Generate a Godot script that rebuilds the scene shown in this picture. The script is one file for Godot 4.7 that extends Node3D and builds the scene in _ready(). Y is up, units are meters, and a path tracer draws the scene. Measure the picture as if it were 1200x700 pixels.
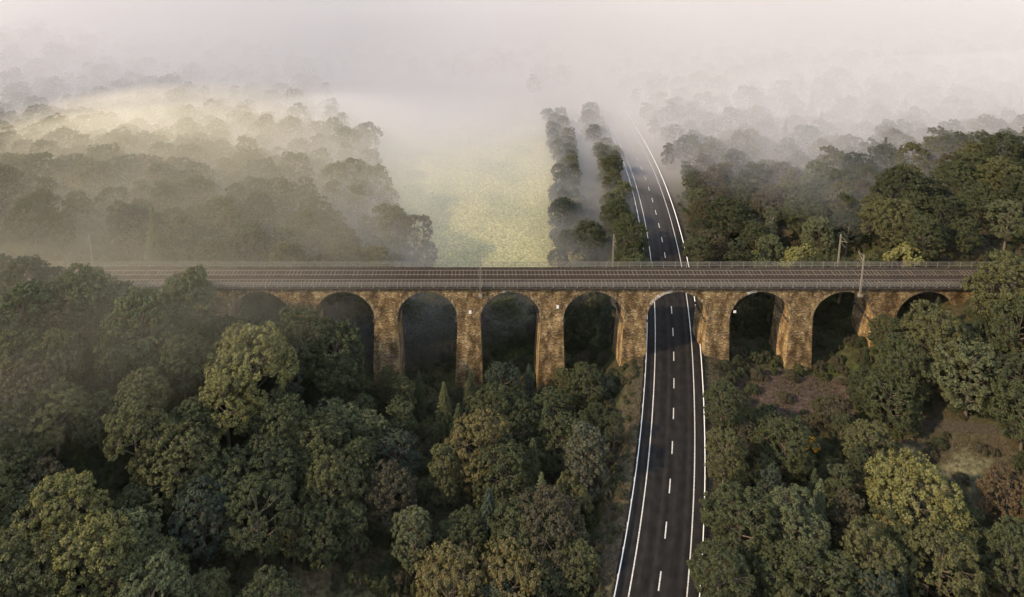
extends Node3D
# A stone railway viaduct over a road in a wooded valley, with morning mist behind it. Distances: +x right, -z away from the camera, the road lies at y = 0.

const DECK_Y := 15.3
const FRONT := 127.0      # distance of the viaduct's front face
const BACK := 133.9
const SPRING_Y := 8.1
const ARCH_R := 6.25
const PITCH := 17.15
const ROAD := [[-400, -160], [0, -10], [40, 8], [60, 17.2], [80.1, 25.58], [87.4, 28.39], [94.6, 30.98], [101.9, 33.46], [109.4, 35.8], [116.8, 38.0], [124.2, 40.1], [131.7, 42.1], [139.4, 44.0], [147.2, 45.75], [162.5, 48.8], [170.3, 50.1], [178.4, 51.35], [186.2, 52.45], [194.1, 53.4], [202.2, 54.25], [210.2, 55.0], [218.1, 55.55], [225.8, 55.95], [242.6, 56.45], [266.4, 56.5], [280, 56.2], [303, 55], [340, 51], [400, 40], [500, 12], [700, -60], [1200, -260]]
const PROFILE_MID := [[-900, 60], [-150, 24], [-95, 16], [-62, 10], [-38, 1], [-16, -8], [24, -8], [56, -3], [72, -3], [84, 3], [100, 12], [130, 20], [200, 34], [900, 90]]
const PROFILE_BACK := [[-900, 30], [-400, 15], [-220, 10], [-120, 6], [-60, 2], [-30, 0], [80, 0], [95, 2], [140, 7], [220, 13], [450, 22], [900, 40]]
const PROFILE_FRONT := [[-900, 30], [-150, 14], [-70, 5], [-30, -5], [-10, -8], [15, -7], [30, -3], [60, -3], [80, 0], [120, 8], [900, 40]]
const MEADOW := [Vector2(-13, 163), Vector2(23, 163), Vector2(29, 217), Vector2(31, 255), Vector2(22, 310), Vector2(-70, 310), Vector2(-55, 250), Vector2(-36, 213)]
# x, distance, height, kind, tint, label
const KEY_TREES := [
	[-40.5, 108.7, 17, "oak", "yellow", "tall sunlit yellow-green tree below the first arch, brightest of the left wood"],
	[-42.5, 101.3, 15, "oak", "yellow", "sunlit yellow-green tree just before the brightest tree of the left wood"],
	[-34.7, 117.0, 18.5, "oak", "mid", "broad green tree covering the pier between the first and second arch"],
	[-28.2, 118.3, 17, "round", "mid", "rounded green tree reaching into the second arch from the left"],
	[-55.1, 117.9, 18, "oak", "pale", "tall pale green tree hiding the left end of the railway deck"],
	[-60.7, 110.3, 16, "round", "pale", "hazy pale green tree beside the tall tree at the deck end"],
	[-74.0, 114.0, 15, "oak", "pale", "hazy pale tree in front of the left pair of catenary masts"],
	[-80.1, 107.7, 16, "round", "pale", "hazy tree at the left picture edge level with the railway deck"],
	[-66.8, 94.1, 13, "oak", "olive", "small pale olive tree standing alone above the shaded left wood"],
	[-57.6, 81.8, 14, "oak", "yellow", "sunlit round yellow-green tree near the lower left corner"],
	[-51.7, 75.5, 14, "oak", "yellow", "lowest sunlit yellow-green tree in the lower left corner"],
	[-57.4, 73.1, 13, "round", "olive", "olive tree cut by the lower left corner of the picture"],
	[-54.1, 93.0, 15, "oak", "olive", "olive tree with sunlit top between the two bright left trees"],
	[-46.2, 91.1, 15, "round", "olive", "rounded olive tree right below the brightest tree of the left wood"],
	[-32.5, 99.4, 15, "round", "mid", "green tree on the shaded right flank of the brightest left tree"],
	[0.3, 101.0, 17, "round", "gold", "round golden-topped tree in the middle of the front wood"],
	[-5.6, 98.4, 15, "tall", "olive", "slim olive tree touching the round golden-topped tree on its left"],
	[4.5, 96.8, 15, "round", "mid", "dark rounded tree touching the golden-topped tree on its right"],
	[18.2, 98.2, 17, "tall", "birch", "tall slender grey-green tree left of the road in front of the viaduct"],
	[-3.8, 80.1, 13, "round", "gold", "golden brown tree at the bottom edge right of the grass clearing"],
	[5.1, 80.5, 13, "round", "gold", "second golden brown tree at the bottom edge, nearer the road"],
	[10.6, 85.4, 15, "oak", "brown", "round brownish tree above the golden trees at the bottom edge"],
	[-13.9, 109.0, 14, "tall", "mid", "upright green tree below the third arch from the left"],
	[-6.4, 113.1, 13, "conifer", "olive", "small conifer below the third arch from the left"],
	[12.3, 108.5, 13, "conifer", "mid", "small conifer before the pier between the fourth and fifth arch"],
	[10.1, 93.0, 13, "conifer", "pale", "pointed conifer beside the slender grey-green tree"],
	[-19.7, 98.1, 15, "tall", "mid", "upright dark tree in the shaded middle of the front wood"],
	[-23.4, 92.9, 15, "oak", "olive", "broad dark tree behind the grass clearing at the bottom edge"],
	[-32.7, 86.6, 15, "oak", "mid", "dark tree overhanging the left side of the bottom grass clearing"],
	[-10.2, 87.3, 14, "tall", "pale", "shaded upright tree overhanging the right side of the bottom clearing"],
	[51.7, 100.7, 12, "oak", "mid", "rounded green tree below the purple-brown clearing right of the road"],
	[65.8, 98.4, 12, "oak", "olive", "light olive tree left of the earth mounds"],
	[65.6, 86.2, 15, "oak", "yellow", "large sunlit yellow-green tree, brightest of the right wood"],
	[53.6, 78.8, 14, "oak", "olive", "sunlit olive tree at the bottom edge left of the brightest right tree"],
	[63.4, 77.4, 14, "round", "olive", "sunlit tree at the bottom edge below the brightest right tree"],
	[45.5, 83.8, 14, "oak", "pale", "grey-green tree in the lower middle of the right wood"],
	[42.1, 79.0, 11, "round", "mid", "green tree at the bottom edge between road and sunlit right trees"],
	[79.7, 87.3, 11, "round", "rust", "rust brown tree at the right picture edge below the mounds"],
	[43.8, 107.9, 10, "oak", "mid", "dark tree next to the guard rail below the right road pier"],
	[40.1, 96.0, 11, "oak", "olive", "dark round tree beside the right guard rail, second below the pier"],
	[38.1, 84.9, 12, "round", "mid", "green tree beside the right guard rail near the bottom"],
	[32.7, 77.6, 10, "oak", "mid", "dark tree at the bottom edge hugging the right guard rail"],
	[51.9, 88.9, 12, "conifer", "pale", "dark conifer between the grey-green and the light trees on the right"],
	[55.9, 87.3, 12, "tall", "brown", "brownish slim tree left of the brightest right tree"],
	[64.6, 108.9, 8, "round", "brown", "small reddish brown tree at the right end of the purple-brown clearing"],
	[78.7, 112.6, 15, "oak", "mid", "big dark tree before the last open arch on the right"],
	[85.0, 112.6, 17, "oak", "olive", "big broad dark tree right of the last open arch"],
	[74.8, 108.3, 12, "round", "mid", "dark tree lowest of the clump before the last open arch"],
	[86.3, 105.7, 15, "round", "pale", "dark tree above the mounds near the right picture edge"],
	[99.4, 116.6, 17, "round", "olive", "tall olive tree hiding the right end of the railway deck"],
	[96.5, 110.2, 15, "round", "mid", "green tree at the right picture edge below the deck end"],
	[59.0, 104.9, 3.2, "shrub", "orange", "small bright orange bush between trees right of the road"],
	[47.6, 81.1, 4.0, "shrub", "amber", "amber yellow bush at the bottom edge right of the road"],
	[29.9, 170.3, 12, "oak", "mid", "dark green tree behind the viaduct at the right edge of the meadow"],
	[24.3, 171.2, 9, "round", "mid", "dark rounded tree at the meadow corner behind the viaduct"],
	[39.7, 165.7, 11, "oak", "mid", "green tree between farm track and road behind the viaduct"],
	[84.3, 154.9, 13, "oak", "pale", "light green tree behind the viaduct beside the right catenary masts"],
	[69.0, 156.5, 8, "shrub", "amberg", "yellow-green bush behind the far railing, left of two"],
	[79.5, 152.6, 8, "shrub", "amberg", "yellow-green bush behind the far railing beside the catenary mast"],
	[95.5, 139.2, 8, "shrub", "amberg", "light bush behind the far railing towards the right end"],
	[99.5, 140.0, 13, "oak", "mid", "broad rounded tree behind the right end of the viaduct"],
	[108.0, 139.5, 10.5, "round", "mid", "rounded tree right of the broad tree behind the viaduct end"],
	[117.2, 139.7, 12, "oak", "pale", "tall light green tree at the right picture edge behind the viaduct"],
	[77.1, 166.5, 14, "birch", "pale", "slender pale tree on the hillside above the yellow-green bushes"],
	[55.1, 156.3, 10, "oak", "mid", "small green tree directly right of the road behind the viaduct"],
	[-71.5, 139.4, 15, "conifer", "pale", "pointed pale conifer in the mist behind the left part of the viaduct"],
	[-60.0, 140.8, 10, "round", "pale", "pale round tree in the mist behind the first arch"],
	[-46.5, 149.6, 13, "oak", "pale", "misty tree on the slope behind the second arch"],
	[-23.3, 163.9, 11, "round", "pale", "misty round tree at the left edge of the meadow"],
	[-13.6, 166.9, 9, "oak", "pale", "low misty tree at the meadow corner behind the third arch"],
	[-42.8, 187.3, 14, "oak", "mid", "lone tree clump standing in the mist left of the meadow"],
]

var rng := RandomNumberGenerator.new()
var bumps := FastNoiseLite.new()
var blotch := FastNoiseLite.new()
var used := {}
var leaf_mats := {}
var kinds := {}            # kind -> array of {trunk, crown, height, radius}
var bark: StandardMaterial3D
var birch_bark: StandardMaterial3D
var placed: Array = []     # Vector3(x, distance, radius) of every tree

# ------------------------------------------------------------------ small helpers
func numbered(called: String) -> String:
	var n: int = used.get(called, 0)
	used[called] = n + 1
	return called if n == 0 else "%s_%03d" % [called, n]

func lin(r: float, g: float, b: float) -> Color:
	return Color(r, g, b).linear_to_srgb()

func table(k: Array, x: float) -> float:
	if x <= k[0][0]:
		return k[0][1]
	for i in range(1, k.size()):
		if x <= k[i][0]:
			return lerpf(k[i - 1][1], k[i][1], (x - k[i - 1][0]) / float(k[i][0] - k[i - 1][0]))
	return k[-1][1]

func road_x(d: float) -> float:
	# the table, smoothed over a few metres
	return (table(ROAD, d - 6.0) + table(ROAD, d - 3.0) + table(ROAD, d) + table(ROAD, d + 3.0) + table(ROAD, d + 6.0)) / 5.0

func ease01(a: float, b: float, x: float) -> float:
	var t := clampf((x - a) / (b - a), 0.0, 1.0)
	return t * t * (3.0 - 2.0 * t)

func terrain(x: float, d: float) -> float:
	var p := table(PROFILE_MID, x)
	p += (table(PROFILE_FRONT, x) - p) * ease01(110, 80, d)
	p += (table(PROFILE_BACK, x) - p) * ease01(140, 230, d)
	p += 11.0 * exp(-pow((x + 215.0) / 60.0, 2.0) - pow((d - 285.0) / 50.0, 2.0))
	p += 0.7 * bumps.get_noise_2d(x, d)
	# two low earth mounds in the right-hand clearing
	p += 1.7 * exp(-pow((x - 81.5) / 4.6, 2.0) - pow((d - 97.6) / 3.4, 2.0)) + 1.2 * exp(-pow((x - 76.0) / 2.6, 2.0) - pow((d - 103.8) / 2.2, 2.0))
	var w := ease01(6.5, 17.0, absf(x - road_x(d)))
	p = -0.15 + (p + 0.15) * w
	if p > 14.4:
		p += (14.4 - p) * ease01(9, 5, absf(d - 130.5))
	return p

func track_x(d: float) -> float:
	return table([[140, 33.0], [168, 33.9], [196, 36.8], [226, 39.0], [300, 41.0]], d)

func in_ellipse(x: float, d: float, cx: float, cd: float, rx: float, rd: float) -> float:
	return sqrt(pow((x - cx) / rx, 2.0) + pow((d - cd) / rd, 2.0))

func in_meadow(x: float, d: float) -> bool:
	return Geometry2D.is_point_in_polygon(Vector2(x + 9.0 * blotch.get_noise_2d(x * 0.6, d * 0.6 + 300.0), d), PackedVector2Array(MEADOW))

func clearing(x: float, d: float) -> float:
	# below 1 inside one of the three clearings in front of the viaduct
	return minf(minf(in_ellipse(x, d, -22.5, 80.5, 10.0, 4.6), in_ellipse(x, d, 63.5, 119.0, 9.5, 5.6)), in_ellipse(x, d, 79.5, 100.0, 8.5, 7.0))

func mat(c: Color, rough := 0.9, spec := 0.3) -> StandardMaterial3D:
	var m := StandardMaterial3D.new()
	m.albedo_color = c
	m.roughness = rough
	m.metallic_specular = spec
	return m

func noise_image(size: int, freq: float, seed_: int, lo: Color, hi: Color, octaves := 5) -> ImageTexture:
	var n := FastNoiseLite.new()
	n.seed = seed_
	n.frequency = freq
	n.fractal_octaves = octaves
	n.noise_type = FastNoiseLite.TYPE_SIMPLEX_SMOOTH
	var g := n.get_seamless_image(size, size)
	var im := Image.create(size, size, false, Image.FORMAT_RGB8)
	for y in size:
		for x in size:
			im.set_pixel(x, y, lo.lerp(hi, g.get_pixel(x, y).r))
	return ImageTexture.create_from_image(im)

func commit(st: SurfaceTool, called: String, m: Material, parent: Node) -> MeshInstance3D:
	st.generate_normals()
	var o := MeshInstance3D.new()
	o.name = called
	o.mesh = st.commit()
	o.material_override = m
	parent.add_child(o, true)
	return o

func begin() -> SurfaceTool:
	var st := SurfaceTool.new()
	st.begin(Mesh.PRIMITIVE_TRIANGLES)
	st.set_smooth_group(-1)
	return st

func tri(st: SurfaceTool, a: Vector3, b: Vector3, c: Vector3) -> void:
	st.add_vertex(a); st.add_vertex(b); st.add_vertex(c)

func quad(st: SurfaceTool, a: Vector3, b: Vector3, c: Vector3, d: Vector3) -> void:
	# a b c d clockwise as seen from the front
	tri(st, a, b, c); tri(st, a, c, d)

func hexa(st: SurfaceTool, p: Array) -> void:
	# eight corners: bottom 0..3 (front left, front right, back right, back left), top 4..7
	quad(st, p[0], p[4], p[5], p[1])
	quad(st, p[1], p[5], p[6], p[2])
	quad(st, p[2], p[6], p[7], p[3])
	quad(st, p[3], p[7], p[4], p[0])
	quad(st, p[4], p[7], p[6], p[5])
	quad(st, p[0], p[1], p[2], p[3])

func box(st: SurfaceTool, lo: Vector3, hi: Vector3) -> void:
	hexa(st, [Vector3(lo.x, lo.y, hi.z), Vector3(hi.x, lo.y, hi.z), Vector3(hi.x, lo.y, lo.z), Vector3(lo.x, lo.y, lo.z), Vector3(lo.x, hi.y, hi.z), Vector3(hi.x, hi.y, hi.z), Vector3(hi.x, hi.y, lo.z), Vector3(lo.x, hi.y, lo.z)])

func box_mesh(size: Vector3) -> ArrayMesh:
	var st := begin()
	box(st, Vector3(-size.x / 2, 0, -size.z / 2), Vector3(size.x / 2, size.y, size.z / 2))
	st.generate_normals()
	return st.commit()

func tube(st: SurfaceTool, a: Vector3, b: Vector3, ra: float, rb: float, n := 7) -> void:
	var ax := (b - a).normalized()
	var u := ax.cross(Vector3(0.31, 0.2, 0.93)).normalized()
	var v := ax.cross(u)
	for i in n:
		var t0 := TAU * i / n
		var t1 := TAU * (i + 1) / n
		var d0 := u * cos(t0) + v * sin(t0)
		var d1 := u * cos(t1) + v * sin(t1)
		quad(st, a + d0 * ra, a + d1 * ra, b + d1 * rb, b + d0 * rb)

func thing(called: String, label: String, category: String, at := Vector3.ZERO, group := "") -> Node3D:
	var o := Node3D.new()
	o.name = numbered(called)
	add_child(o)
	o.position = at
	tag(o, label, category, group)
	return o

func tag(o: Node, label: String, category: String, group := "", kind := "") -> void:
	if label: o.set_meta("label", label)
	if category: o.set_meta("category", category)
	if group: o.set_meta("group", group)
	if kind: o.set_meta("kind", kind)

func copy_part(mesh: Mesh, called: String, m: Material, parent: Node, at: Vector3, turn := 0.0) -> MeshInstance3D:
	var o := MeshInstance3D.new()
	o.name = called
	o.mesh = mesh
	o.material_override = m
	parent.add_child(o, true)
	o.position = at
	o.rotation.y = turn
	return o

# ------------------------------------------------------------------ trees
class Leaves:
	var v := PackedVector3Array()
	var c := PackedColorArray()
	var ix := PackedInt32Array()
	func leaf(p: Vector3, along: Vector3, side: Vector3, col: Color) -> void:
		var n := v.size()
		var up := along.cross(side) * 0.22
		v.append(p - along * 0.5); v.append(p + side * 0.42 + up); v.append(p + along * 0.5); v.append(p - side * 0.42 + up)
		for k in 4: c.append(col)
		ix.append(n); ix.append(n + 1); ix.append(n + 2); ix.append(n); ix.append(n + 2); ix.append(n + 3)
	func mesh() -> ArrayMesh:
		var a := []
		a.resize(Mesh.ARRAY_MAX)
		a[Mesh.ARRAY_VERTEX] = v
		a[Mesh.ARRAY_COLOR] = c
		a[Mesh.ARRAY_INDEX] = ix
		var m := ArrayMesh.new()
		m.add_surface_from_arrays(Mesh.PRIMITIVE_TRIANGLES, a)
		return m

func rand_dir() -> Vector3:
	var z := rng.randf_range(-1, 1)
	var t := rng.randf() * TAU
	var r := sqrt(1.0 - z * z)
	return Vector3(r * cos(t), z, r * sin(t))

func leaf_tone(base: Color) -> Color:
	var k := rng.randf_range(0.72, 1.0)
	return Color(base.r * k * rng.randf_range(0.92, 1.0), base.g * k, base.b * k * rng.randf_range(0.85, 1.0))

func puff(lv: Leaves, at: Vector3, r: float, count: int, size: float, out: Vector3, droop: float) -> void:
	var tone := rng.randf_range(0.74, 1.0)
	var base := Color(tone, tone * rng.randf_range(0.93, 1.0), tone * rng.randf_range(0.8, 1.0))
	for i in count:
		var d := rand_dir()
		if d.dot(out) < -0.35:
			d = -d
		var p := at + Vector3(d.x, d.y * 0.85, d.z) * r * pow(rng.randf(), 0.32)
		p.y -= droop * rng.randf() * r
		var nrm := (d + rand_dir() * 0.75 + Vector3(0, 0.35, 0)).normalized()
		var along := nrm.cross(rand_dir()).normalized()
		var s := size * rng.randf_range(0.65, 1.25)
		lv.leaf(p, along * s, nrm.cross(along) * s, leaf_tone(base))

func broadleaf(height: float, radius: float, low: float, lobes: int, puffs: int, per_puff: int, leaf_size: float, narrow: float) -> Dictionary:
	# trunk, limbs that reach into lobes, and lobes covered with tufts of leaves
	var wood := begin()
	var lean := Vector3(rng.randf_range(-0.5, 0.5), 0, rng.randf_range(-0.5, 0.5))
	var fork := Vector3(0, height * low * 1.15, 0) + lean
	var tip := Vector3(0, height * 0.86, 0) + lean * 1.4
	var r0 := height * 0.019
	tube(wood, Vector3(0, -1.2, 0), fork, r0 * 1.25, r0 * 0.85, 9)
	tube(wood, fork, tip, r0 * 0.85, r0 * 0.15, 7)
	var lv := Leaves.new()
	var mid := height * (low + 1.0) * 0.5
	var half := height * (1.0 - low) * 0.5
	for l in lobes:
		var a := TAU * (l * 0.618 + rng.randf() * 0.12)
		var e := lerpf(-0.75, 0.92, (l + 0.5) / lobes) + rng.randf_range(-0.1, 0.1)
		var wide := sqrt(maxf(0.02, 1.0 - e * e)) if e > 0 else sqrt(maxf(0.05, 1.0 - e * e * 0.75))
		var rr := radius * rng.randf_range(0.48, 0.76) * wide * narrow
		var c := Vector3(cos(a) * rr, mid + e * half * 0.78, sin(a) * rr) + lean
		var lr := radius * rng.randf_range(0.34, 0.5) * (1.0 if e < 0.55 else 0.8)
		var from := fork.lerp(tip, clampf((e + 0.7) * 0.45, 0.0, 0.9))
		var bend := from.lerp(c, 0.55) + Vector3(0, -0.35, 0)
		tube(wood, from, bend, r0 * 0.42, r0 * 0.3, 5)
		tube(wood, bend, c, r0 * 0.3, r0 * 0.12, 5)
		var axis := (c - Vector3(lean.x, mid - half * 0.35, lean.z)).normalized()
		for k in puffs:
			var d := rand_dir()
			if d.dot(axis) < -0.15 or d.y < -0.75:
				d = (d + axis * 1.1).normalized()
			var pc := c + Vector3(d.x, d.y * 0.82, d.z) * lr * rng.randf_range(0.72, 1.12)
			if k % 6 == 0:
				tube(wood, c, pc, r0 * 0.12, r0 * 0.05, 4)
			puff(lv, pc, lr * rng.randf_range(0.14, 0.29), per_puff, leaf_size, d, 0.25 if narrow > 0.8 else 0.9)
	wood.generate_normals()
	return {"trunk": wood.commit(), "crown": lv.mesh(), "height": height, "radius": radius}

func conifer(height: float, radius: float) -> Dictionary:
	var wood := begin()
	tube(wood, Vector3(0, -1.2, 0), Vector3(0, height * 0.97, 0), height * 0.015, 0.02, 8)
	var lv := Leaves.new()
	var y := height * 0.1
	while y < height * 0.99:
		var f := 1.0 - y / height
		var reach := radius * pow(f, 0.8) * rng.randf_range(0.82, 1.12) + 0.12
		var n := 5 + int(7 * f)
		var a0 := rng.randf() * TAU
		for b in n:
			var a := a0 + TAU * (b + rng.randf_range(-0.25, 0.25)) / n
			var dir := Vector3(cos(a), 0, sin(a))
			var len := reach * rng.randf_range(0.75, 1.1)
			var tone := rng.randf_range(0.75, 1.0)
			var base := Color(tone, tone, tone * rng.randf_range(0.88, 1.0))
			tube(wood, Vector3(0, y, 0), Vector3(0, y - len * 0.22, 0) + dir * len * 0.9, 0.035, 0.012, 3)
			var steps := int(6 + len * 7)
			for s in steps:
				var t := (s + rng.randf()) / steps
				var p := Vector3(0, y + 0.12 * len - t * t * len * 0.5, 0) + dir * len * t
				var side := dir.cross(Vector3.UP)
				p += side * rng.randf_range(-1, 1) * len * 0.3 * (1.05 - t)
				var al := (dir + side * rng.randf_range(-0.9, 0.9) + Vector3(0, rng.randf_range(-0.7, 0.1), 0)).normalized()
				var sd := al.cross((Vector3.UP + rand_dir() * 0.5).normalized()).normalized()
				var sz := rng.randf_range(0.3, 0.52)
				lv.leaf(p, al * sz * 1.3, sd * sz * 0.62, leaf_tone(base))
		y += rng.randf_range(0.28, 0.42)
	wood.generate_normals()
	return {"trunk": wood.commit(), "crown": lv.mesh(), "height": height, "radius": radius}

func bush(height: float, radius: float, count: int) -> Dictionary:
	var wood := begin()
	var lv := Leaves.new()
	for k in count:
		var a := rng.randf() * TAU
		var q := sqrt(rng.randf())
		var top := Vector3(cos(a) * q * radius * 0.8, height * (0.3 + 0.55 * (1.0 - q * q) + 0.15 * rng.randf()), sin(a) * q * radius * 0.8)
		tube(wood, Vector3(cos(a) * 0.15, -0.6, sin(a) * 0.15), top, 0.06, 0.02, 4)
		puff(lv, top, radius * rng.randf_range(0.22, 0.36), 90, 0.3, Vector3(top.x, 1.0, top.z).normalized(), 0.5)
	wood.generate_normals()
	return {"trunk": wood.commit(), "crown": lv.mesh(), "height": height, "radius": radius}

func leaf_mat(tint: String) -> StandardMaterial3D:
	return leaf_mats[tint]

func make_tree_library() -> void:
	var tints := {
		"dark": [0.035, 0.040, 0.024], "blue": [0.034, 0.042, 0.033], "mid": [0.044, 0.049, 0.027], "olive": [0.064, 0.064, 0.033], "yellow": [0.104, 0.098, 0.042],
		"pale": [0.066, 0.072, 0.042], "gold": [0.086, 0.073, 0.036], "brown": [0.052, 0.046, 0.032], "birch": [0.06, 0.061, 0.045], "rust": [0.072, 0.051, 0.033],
		"orange": [0.42, 0.2, 0.02], "amber": [0.26, 0.17, 0.02], "amberg": [0.115, 0.11, 0.045]}
	for t in tints:
		var m := mat(lin(tints[t][0], tints[t][1], tints[t][2]), 0.9, 0.15)
		m.vertex_color_use_as_albedo = true
		m.cull_mode = BaseMaterial3D.CULL_DISABLED
		m.backlight_enabled = true
		m.backlight = Color(0.42, 0.42, 0.28)
		m.resource_name = "leaves_" + t
		leaf_mats[t] = m
	bark = mat(lin(0.075, 0.06, 0.045), 0.95, 0.2)
	birch_bark = mat(lin(0.16, 0.15, 0.13), 0.9, 0.2)
	rng.seed = 11
	kinds["oak"] = [broadleaf(15, 5.4, 0.2, 17, 44, 36, 0.26, 1.0), broadleaf(16, 5.0, 0.22, 15, 44, 36, 0.26, 1.0), broadleaf(14, 5.8, 0.18, 18, 44, 36, 0.27, 1.0), broadleaf(15, 4.8, 0.2, 14, 44, 36, 0.25, 1.0), broadleaf(17, 5.2, 0.24, 12, 46, 36, 0.26, 1.05)]
	kinds["round"] = [broadleaf(13, 4.8, 0.16, 19, 36, 34, 0.25, 1.0), broadleaf(14, 4.5, 0.18, 18, 36, 34, 0.25, 1.0), broadleaf(12, 4.4, 0.15, 18, 36, 34, 0.24, 1.0), broadleaf(13, 4.2, 0.12, 21, 34, 34, 0.24, 1.0)]
	kinds["tall"] = [broadleaf(16, 3.6, 0.14, 19, 32, 30, 0.25, 1.0), broadleaf(15, 3.2, 0.12, 18, 32, 30, 0.24, 0.95), broadleaf(17, 3.3, 0.1, 22, 30, 30, 0.24, 0.9)]
	kinds["birch"] = [broadleaf(17, 2.9, 0.16, 18, 26, 28, 0.23, 0.75), broadleaf(16, 2.6, 0.15, 17, 26, 28, 0.22, 0.72)]
	kinds["conifer"] = [conifer(14, 3.0), conifer(16, 3.3)]
	kinds["shrub"] = [bush(4.0, 2.6, 26), bush(4.0, 3.0, 30), bush(4.0, 2.2, 22)]

const KIND_NAME := {"oak": "broadleaf_tree", "round": "broadleaf_tree", "tall": "broadleaf_tree", "birch": "birch_tree", "conifer": "conifer_tree", "shrub": "leafy_bush"}
const KIND_WORD := {"oak": "spreading tree", "round": "round-crowned tree", "tall": "upright tree", "birch": "slender birch", "conifer": "conifer", "shrub": "bush"}
const TINT_WORD := {"dark": "dark green", "blue": "bluish green", "mid": "green", "olive": "olive", "yellow": "yellow-green", "pale": "pale green", "gold": "golden", "brown": "brownish", "birch": "grey-green", "rust": "rust", "orange": "orange", "amber": "amber", "amberg": "yellow-green"}

func plant(x: float, d: float, height: float, kind: String, tint: String, label: String, group: String, girth := 1.0) -> Node3D:
	var set: Array = kinds[kind]
	var k: Dictionary = set[rng.randi() % set.size()]
	var t := thing(KIND_NAME[kind], label, "bush" if kind == "shrub" else "tree", Vector3(x, terrain(x, d), -d), group)
	var s: float = height / k.height
	var w := s * girth * rng.randf_range(0.94, 1.08)
	t.rotation.y = rng.randf() * TAU
	t.scale = Vector3(w * rng.randf_range(0.88, 1.14), s, w * rng.randf_range(0.88, 1.14))
	var a := copy_part(k.trunk, "trunk", birch_bark if kind == "birch" else bark, t, Vector3.ZERO)
	var b := copy_part(k.crown, "crown", leaf_mat(tint), t, Vector3.ZERO)
	a.cast_shadow = GeometryInstance3D.SHADOW_CASTING_SETTING_ON
	b.cast_shadow = GeometryInstance3D.SHADOW_CASTING_SETTING_DOUBLE_SIDED
	placed.append(Vector3(x, d, k.radius * w))
	return t

# ------------------------------------------------------------------ the setting
func build_terrain() -> void:
	var xs := PackedFloat32Array()
	var ds := PackedFloat32Array()
	for r in [[-900, -260, 32], [-260, -120, 4], [-120, 130, 1.5], [130, 260, 4], [260, 901, 32]]:
		var x: float = r[0]
		while x < r[1]:
			xs.append(x); x += r[2]
	for r in [[-400, 40, 30], [40, 70, 4], [70, 310, 1.5], [310, 600, 6], [600, 1201, 40]]:
		var d: float = r[0]
		while d < r[1]:
			ds.append(d); d += r[2]
	var v := PackedVector3Array()
	var c := PackedColorArray()
	var ix := PackedInt32Array()
	var w := xs.size()
	for j in ds.size():
		for i in w:
			v.append(Vector3(xs[i], terrain(xs[i], ds[j]), -ds[j]))
			c.append(ground_color(xs[i], ds[j]))
	for j in ds.size() - 1:
		for i in w - 1:
			var a := j * w + i
			for q in [a, a + w, a + w + 1, a, a + w + 1, a + 1]:
				ix.append(q)
	var arr := []
	arr.resize(Mesh.ARRAY_MAX)
	arr[Mesh.ARRAY_VERTEX] = v
	arr[Mesh.ARRAY_COLOR] = c
	arr[Mesh.ARRAY_INDEX] = ix
	var st := SurfaceTool.new()
	st.create_from_arrays(arr)
	st.generate_normals()
	var o := MeshInstance3D.new()
	o.name = "ground"
	o.mesh = st.commit()
	var m := mat(lin(0.4, 0.4, 0.4), 1.0, 0.1)
	m.vertex_color_use_as_albedo = true
	m.albedo_texture = noise_image(512, 0.02, 5, Color(0.55, 0.52, 0.5), Color(1, 1, 1), 6)
	m.uv1_triplanar = true
	m.uv1_world_triplanar = true
	m.uv1_scale = Vector3(0.09, 0.09, 0.09)
	m.heightmap_enabled = true
	m.heightmap_texture = m.albedo_texture
	m.heightmap_scale = 18.0
	o.material_override = m
	add_child(o)
	tag(o, "dark wooded valley floor with a pale meadow and small clearings", "ground", "", "structure")

func ground_color(x: float, d: float) -> Color:
	var n := blotch.get_noise_2d(x, d)
	var n2 := blotch.get_noise_2d(x * 3.1 + 70.0, d * 3.1)
	var k := Color(0.05, 0.042, 0.026).lerp(Color(0.045, 0.055, 0.022), clampf(0.5 + n * 1.2, 0, 1))
	if d > 140.0 and d < 330.0 and in_meadow(x, d):
		k = Color(0.28, 0.265, 0.112).lerp(Color(0.2, 0.203, 0.082), clampf(0.45 + n * 1.5 + n2 * 0.3, 0, 1)).lerp(Color(0.34, 0.3, 0.13), clampf(n2 * 0.8, 0, 1))
	var a := in_ellipse(x, d, -22.5, 81.5, 12.5, 7.0) + n2 * 0.2
	if a < 1.0:
		k = Color(0.12, 0.098, 0.058).lerp(Color(0.085, 0.085, 0.04), clampf(0.5 + n2, 0, 1))
	var b := in_ellipse(x, d, 63.5, 119.0, 11.0, 7.0) + n2 * 0.25
	if b < 1.0:
		k = Color(0.078, 0.055, 0.05).lerp(Color(0.055, 0.045, 0.036), clampf(0.5 + n2, 0, 1))
	var e := in_ellipse(x, d, 79.5, 100.0, 10.5, 8.5) + n2 * 0.2
	if e < 1.0:
		k = Color(0.045, 0.046, 0.026).lerp(Color(0.065, 0.055, 0.038), clampf(0.5 + n2, 0, 1))
	if in_ellipse(x, d, 81.5, 97.6, 4.0, 2.8) + n2 * 0.2 < 1.0 or in_ellipse(x, d, 76.0, 103.8, 2.2, 1.8) + n2 * 0.2 < 1.0:
		k = Color(0.13, 0.118, 0.075).lerp(Color(0.09, 0.09, 0.05), clampf(0.5 + n2, 0, 1))
	var r := absf(x - road_x(d))
	if r < 10.0 + n * 2.0:
		k = Color(0.07, 0.058, 0.04).lerp(Color(0.05, 0.048, 0.03), clampf(0.5 + n2, 0, 1))
	return Color(k.r / 0.4, k.g / 0.4, k.b / 0.4)

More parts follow.
